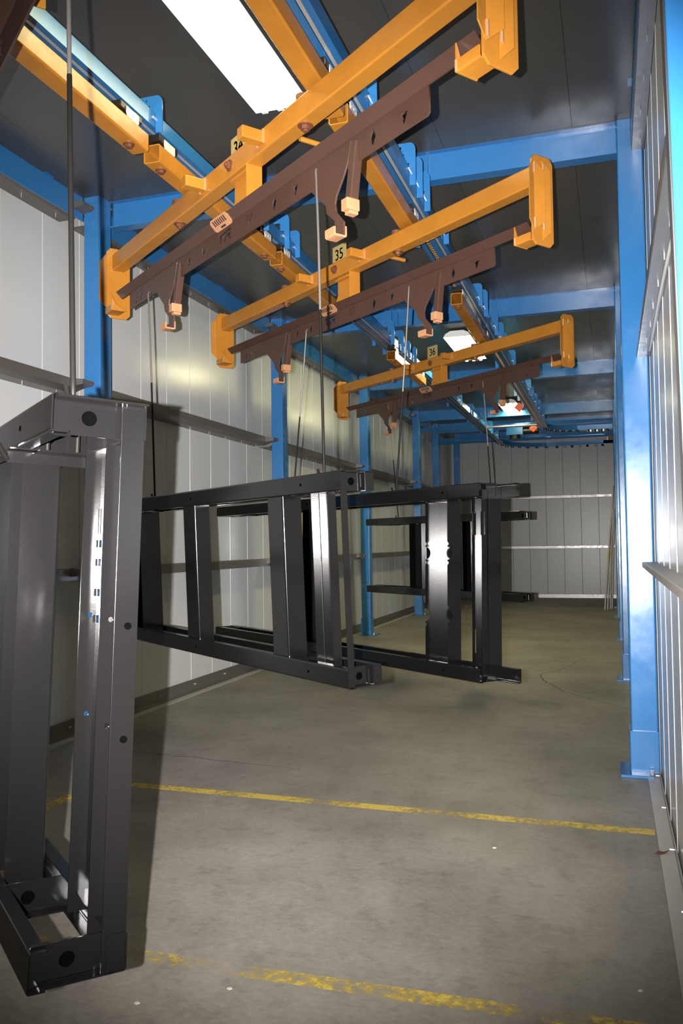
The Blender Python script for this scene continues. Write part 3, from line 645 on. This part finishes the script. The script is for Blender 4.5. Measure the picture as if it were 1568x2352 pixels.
# ------------------------------------------------------------------ hung frames
def frame(N, ang, ztop, H, L_, W, tilt, posts, label, flip=False, name='hung_frame', strip_t=(0.0, .035), big=False, rail=.086, dt=.0, lifts=()):
    rz = -math.radians(90-ang)
    g = empty(name, (N[0], N[1], ztop), rz, label, 'frame', 'black powder coated frames hanging in the tunnel')
    g.rotation_euler = (math.radians(tilt), 0, rz)
    t = .004; R = .007
    B = lambda mb, nm, par=g: mb.build(nm, M_BLACK, par, smooth=True)
    # local: x 0 at the near end to -L_, y 0 front to W, z 0 top to -H
    def crail(zc, y_web, y_open, inset=0.0, ext=0.0):
        s = [(y_open, zc), (y_web, zc), (y_web, zc-rail), (y_open, zc-rail)]
        return MB().extrude(sheet(s, t, R), -L_+inset, -inset+ext, FX)
    B(crail(0, .002, .042), 'front_top_rail'); B(crail(-H+rail, .002, .042), 'front_bottom_rail')
    B(crail(-.004, W-.002, W-.042, .002, dt), 'back_top_rail'); B(crail(-H+rail+.004, W-.002, W-.042, .002, dt), 'back_bottom_rail')
    # small holes show as dark plugs with a rim
    for s_ in (.33, .55*L_, L_-.25):
        for zc in (-rail/2, -H+rail/2):
            MB().cyl((-s_, -.0012, zc), (-s_, .003, zc), .0075, 12).build('bolt_hole', M_DARK, g)
    # cross channels at the ends, with a lightening hole
    def cross(x0, zc, up, hole=True):
        pm = plate_mesh('cross_channel', [[(.006, -rail/2), (W-.006, -rail/2), (W-.006, rail/2), (.006, rail/2)]] + ([circle(W*.42, 0, .018, 20)] if hole else []), t)
        xform(pm, Matrix.Translation((x0, 0, zc)) @ YZ)
        o = link('cross_channel', pm, M_BLACK, g)
        if hole: MB().box(x0-.030, x0-.026, W*.42-.035, W*.42+.035, zc-.03, zc+.03).build('hole_shade_sheet', M_DARK, o)  # near-black sheet, paints in the shade of the cavity behind the hole
        z1 = zc+rail/2*(1 if up else -1)
        MB().extrude(sheet([(x0, z1-(.006 if up else -.006)), (x0, z1), (x0+.028, z1)], t, R), .03, W-.03, lambda p, h: (p[0], h, p[1])).build('channel_flange', M_BLACK, o, smooth=True)
    for x0 in (-.03, -.43, -L_+.03):
        cross(x0, -rail/2-.004, True, x0 > -1); cross(x0, -H+rail/2+.004, False, x0 > -1)
    # corner weld tabs
    for zc, q in ((-.006, -1), (-H+.006, 1)):
        MB().extrude(sheet([(-.03, zc), (.0, zc), (.0, zc+q*rail)], .003, .005), W-.05, W-.006, lambda p, h: (p[0], h, p[1])).build('corner_tab', M_BLACK, g, smooth=True)
        MB().tube([(-.026, W-.055, zc+q*(.01+.007*k)) for k in range(9)], .005, 6).build('weld_seam', M_BLACK, g, smooth=True)
        MB().tube([(-.026, .012+.01*k, zc+q*rail) for k in range(5)], .004, 6).build('weld_seam', M_BLACK, g, smooth=True)
    # vertical strip at the near end
    a, b = strip_t
    if a > W/2:
        for zc in (-.535, -.80): MB().cyl((.0005, (a+b)/2+.004, zc), (-.003, (a+b)/2+.004, zc), .0085, 14).build('bolt_hole', M_DARK, g)
    if b > a:
        MB().box(-.008, -.003, a, b, -H+.006, -.006).build('end_post', M_BLACK, g, bevel=.001)
    for p in posts:
        s0, s1, t0, t1 = p[:4]; slots = p[4] if len(p) > 4 else None
        if not slots or slots == 'front':
            pp = [(-s0, t0), (-s0, t1), (-s1, t1), (-s1, t0)] if not slots else [(-s0, t1), (-s0, t0), (-s1, t0), (-s1, t1)]
            B(MB().extrude(sheet(pp, t, R), -H+rail*.5, -rail*.5, FZ), 'post')
        else:
            h = H-rail*.9; dpt = t1-t0
            o = None
            wh = []
            if slots['kind'] == 'notch':
                wh = [rrect(-s1+.006, -s1+.030, z_-.010, z_+.010, .003, 2) for z_ in slots['z']] + [rrect(-s1+.008, -s1+.016, .355, .425, .003, 2)]
            web = plate_mesh('post', [[(-s1, -h/2), (-s0, -h/2), (-s0, h/2), (-s1, h/2)]] + wh, t)
            xform(web, Matrix.Translation((0, t1, -H/2)) @ XZ)
            o = link('post', web, M_BLACK, g)
            hs = []; edge = [(0, h/2)]
            if slots['kind'] == 'round':                     # half-round bites out of the free edge of both flanges
                for zc in sorted(slots['z'], reverse=True):
                    for dz_, rr in ((.062, .011), (0, .042), (-.062, .011)):
                        edge += [(rr*math.sin(math.radians(a)), zc+dz_+rr*math.cos(math.radians(a))) for a in range(0, 181, 15)]
            edge += [(0, -h/2)]
            if slots['kind'] == 'slot': hs = [rrect(dpt*.35, dpt*.6, zc-.075, zc+.075, .004, 2) for zc in slots['z']]
            if slots['kind'] == 'notch': hs = [circle(dpt*.62, zc, .0065, 12) for zc in (.14, -.12)]
            for xx in (s0, s1):
                fm = xform(plate_mesh('post_flange', [edge + [(dpt, -h/2), (dpt, h/2)]] + hs, t), Matrix.Translation((-xx, t0, -H/2)) @ YZ)
                link('post_flange', fm, M_BLACK, o)
    for s_ in lifts:
        MB().box(-s_-.10, -s_-.012, .006, W-.006, -.012, -.006).build('lifting_strap', M_BLACK, g)
        MB().box(-s_+.012, -s_+.06, .006, W-.006, -.012, -.006).build('lifting_strap', M_BLACK, g)
    if a > W/2:
        pb = MB().extrude(sheet([(-.40, -.126), (-.40, -.090), (-.372, -.090)], t, R), -.015, W-.004, lambda p, h: (p[0], h, p[1])).build('pin_bracket', M_BLACK, g, smooth=True)
        for yy in (.085, .165): MB().cyl((-.392, yy, -.088), (-.392, yy, -.02), .007, 10).build('bracket_pin', M_BLACKH, pb, smooth=True)
        MB().cyl((-.395, -.016, -.12), (-.43, -.035, -.075), .007, 10).build('lifting_pin', M_BLACKH, g, smooth=True)
    # gussets under the top rail and lifting lugs
    for s_ in (.32, L_-.55):
        MB().box(-s_-.14, -s_, .05, W-.05, -rail-.012, -rail-.008).build('gusset_plate', M_BLACK, g)
    return g
P_S = [(.15, .293, .03, .075), (.535, .685, .02, .125, 'front'), (1.56, 1.72, .02, .115, 'front'), (2.45, 2.57, .02, .165)]
frame((-1.205, 1.60), 50.5, 1.955, 1.335, 3.0, .225, -2.4,
      [(.12, .30, .165, .21, dict(kind='notch', z=[.33, .28, .20, .13])), (.52, .68, .05, .155), (1.00, 1.12, .02, .16), (1.6, 1.72, .02, .125), (2.5, 2.62, .02, .165)],
      'tall black frame nearest the camera, cut off by the left edge', strip_t=(.165, .222), lifts=(.03,))
frame((-1.13, 3.49), 52.6, 1.925, .965, 2.85, .185, 2.1, P_S, 'black frame hanging second, below the bar numbered 34', strip_t=(.002, .036), lifts=(.26, 2.33))
frame((-.775, 5.187), 53.2, 1.970, 1.235, 3.56, .20, -1.1,
      [(.285, .50, .0, .115, dict(kind='round', z=[.18, -.23])), (.005, .09, .03, .085, dict(kind='slot', z=[.37, -.37])), (1.90, 2.05, .02, .16), (2.25, 2.37, .02, .12)],
      'large black frame hanging third, with round holes in a bright post', strip_t=(.07, .20), dt=.16, lifts=(.93, 2.33))
frame((-.93, 9.08), 52.0, 1.93, .975, 2.80, .20, 0.0, [(.75, .92, .02, .165), (1.58, 1.70, .03, .09), (1.78, 1.9, .02, .12)],
      'farthest black frame, seen through the third frame, below bar 36', strip_t=(.0, .0), lifts=(.5, 2.22))

ANG = math.radians(52.6)
def fpt(N, ang, s, t, z):
    a = math.radians(ang); d = Vector((math.sin(a), -math.cos(a), 0)); e_ = Vector((math.cos(a), math.sin(a), 0)); q = Vector((N[0], N[1], 0)) - d*s + e_*t; q.z = z; return q
rod('33', 2.79, 3.4, 2.83, fpt((-1.205, 1.60), 50.5, .03, .055, 1.965), 'nearest hook rod, running from the top edge to the corner of the nearest frame')
rod('34', 2.895, 3.4, 2.72, fpt((-1.13, 3.49), 52.6, .26, .09, 1.935), 'hook rod from bar 34 to the near corner of the second frame')
rod('34', .765, 3.35, 2.72, fpt((-1.13, 3.49), 52.6, 2.33, .09, 1.935), 'hook rod at the left end of bar 34, just right of the left column', 3.345)
rod('35', 2.895, 3.4, 2.68, fpt((-.775, 5.187), 53.2, .93, .10, 1.98), 'hook rod at the right hook plate of bar 35')
rod('35', 1.565, 3.38, 2.68, fpt((-.775, 5.187), 53.2, 2.33, .10, 1.98), 'hook rod near the middle of bar 35, dropping behind the second frame', 3.38)
rod('36', 2.89, 3.4, 2.68, fpt((-.93, 9.08), 52, .50, .10, 1.94), 'hook rod at the right of the dark bar 36')
rod('36', 1.13, 3.4, 2.68, fpt((-.93, 9.08), 52, 2.22, .10, 1.94), 'hook rod at the left of the dark bar 36, ending at a small hook')

# ------------------------------------------------------------------ odds and ends
for k, (bx_, by_, tx, ty, tz, rr) in enumerate([(-.18, 20.4, .055, 20.65, 2.7, .017), (-.12, 20.45, .065, 20.7, 2.35, .017), (-.02, 20.75, .075, 20.85, 2.2, .017), (-.06, 20.6, .07, 20.8, 2.9, .014)]):
    p = empty('leaning_pole', (bx_, by_, 0), 0, f'long pale pole leaning on the far right column, {["leftmost, with yellow tape", "second from left", "rightmost", "thinnest and tallest"][k]}', 'pole', 'poles leaning in the far right corner')
    d = Vector((tx-bx_, ty-by_, tz))
    MB().cyl((0, 0, 0), d, rr, 10).build('shaft', M_POLE, p, smooth=True)
    if k == 0: MB().cyl(d*.44, d*.50, rr+.003, 10).build('tape_band', M_TAPE, p, smooth=True)
lf = empty('dry_leaf', (.205, 4.60, .006), .5, 'small dark dry leaf lying on the floor trim at right', 'leaf')
MB().add([(-.035, 0, 0), (-.01, .018, .008), (.02, .012, .003), (.045, .0, .012), (.018, -.014, .004), (-.012, -.016, .0), (0, 0, .006)], [(0, 6, 1), (1, 6, 2), (2, 6, 3), (3, 6, 4), (4, 6, 5), (5, 6, 0)]).build('blade', M_LEAF, lf)
MB().tube([(.04, 0, .011), (.06, .004, .012), (.075, .002, .008)], .0015, 6).build('stalk', M_LEAF, lf)
for k, (xx, yy) in enumerate([(-.62, 4.46), (-1.62, 2.62), (-1.35, 2.80), (.06, 3.2)]):
    tag(MB().extrude([(-.008, -.004), (.004, -.006), (.010, .003), (-.003, .007)], 0, .004, lambda p, h: (xx+p[0], yy+p[1], h)).build('paint_chip', M_PLATE), f'tiny white chip on the concrete floor, {["beyond the near yellow line", "lower left below the near yellow line", "between the nearest frame and the near yellow line", "close to the right floor trim"][k]}', 'chip')
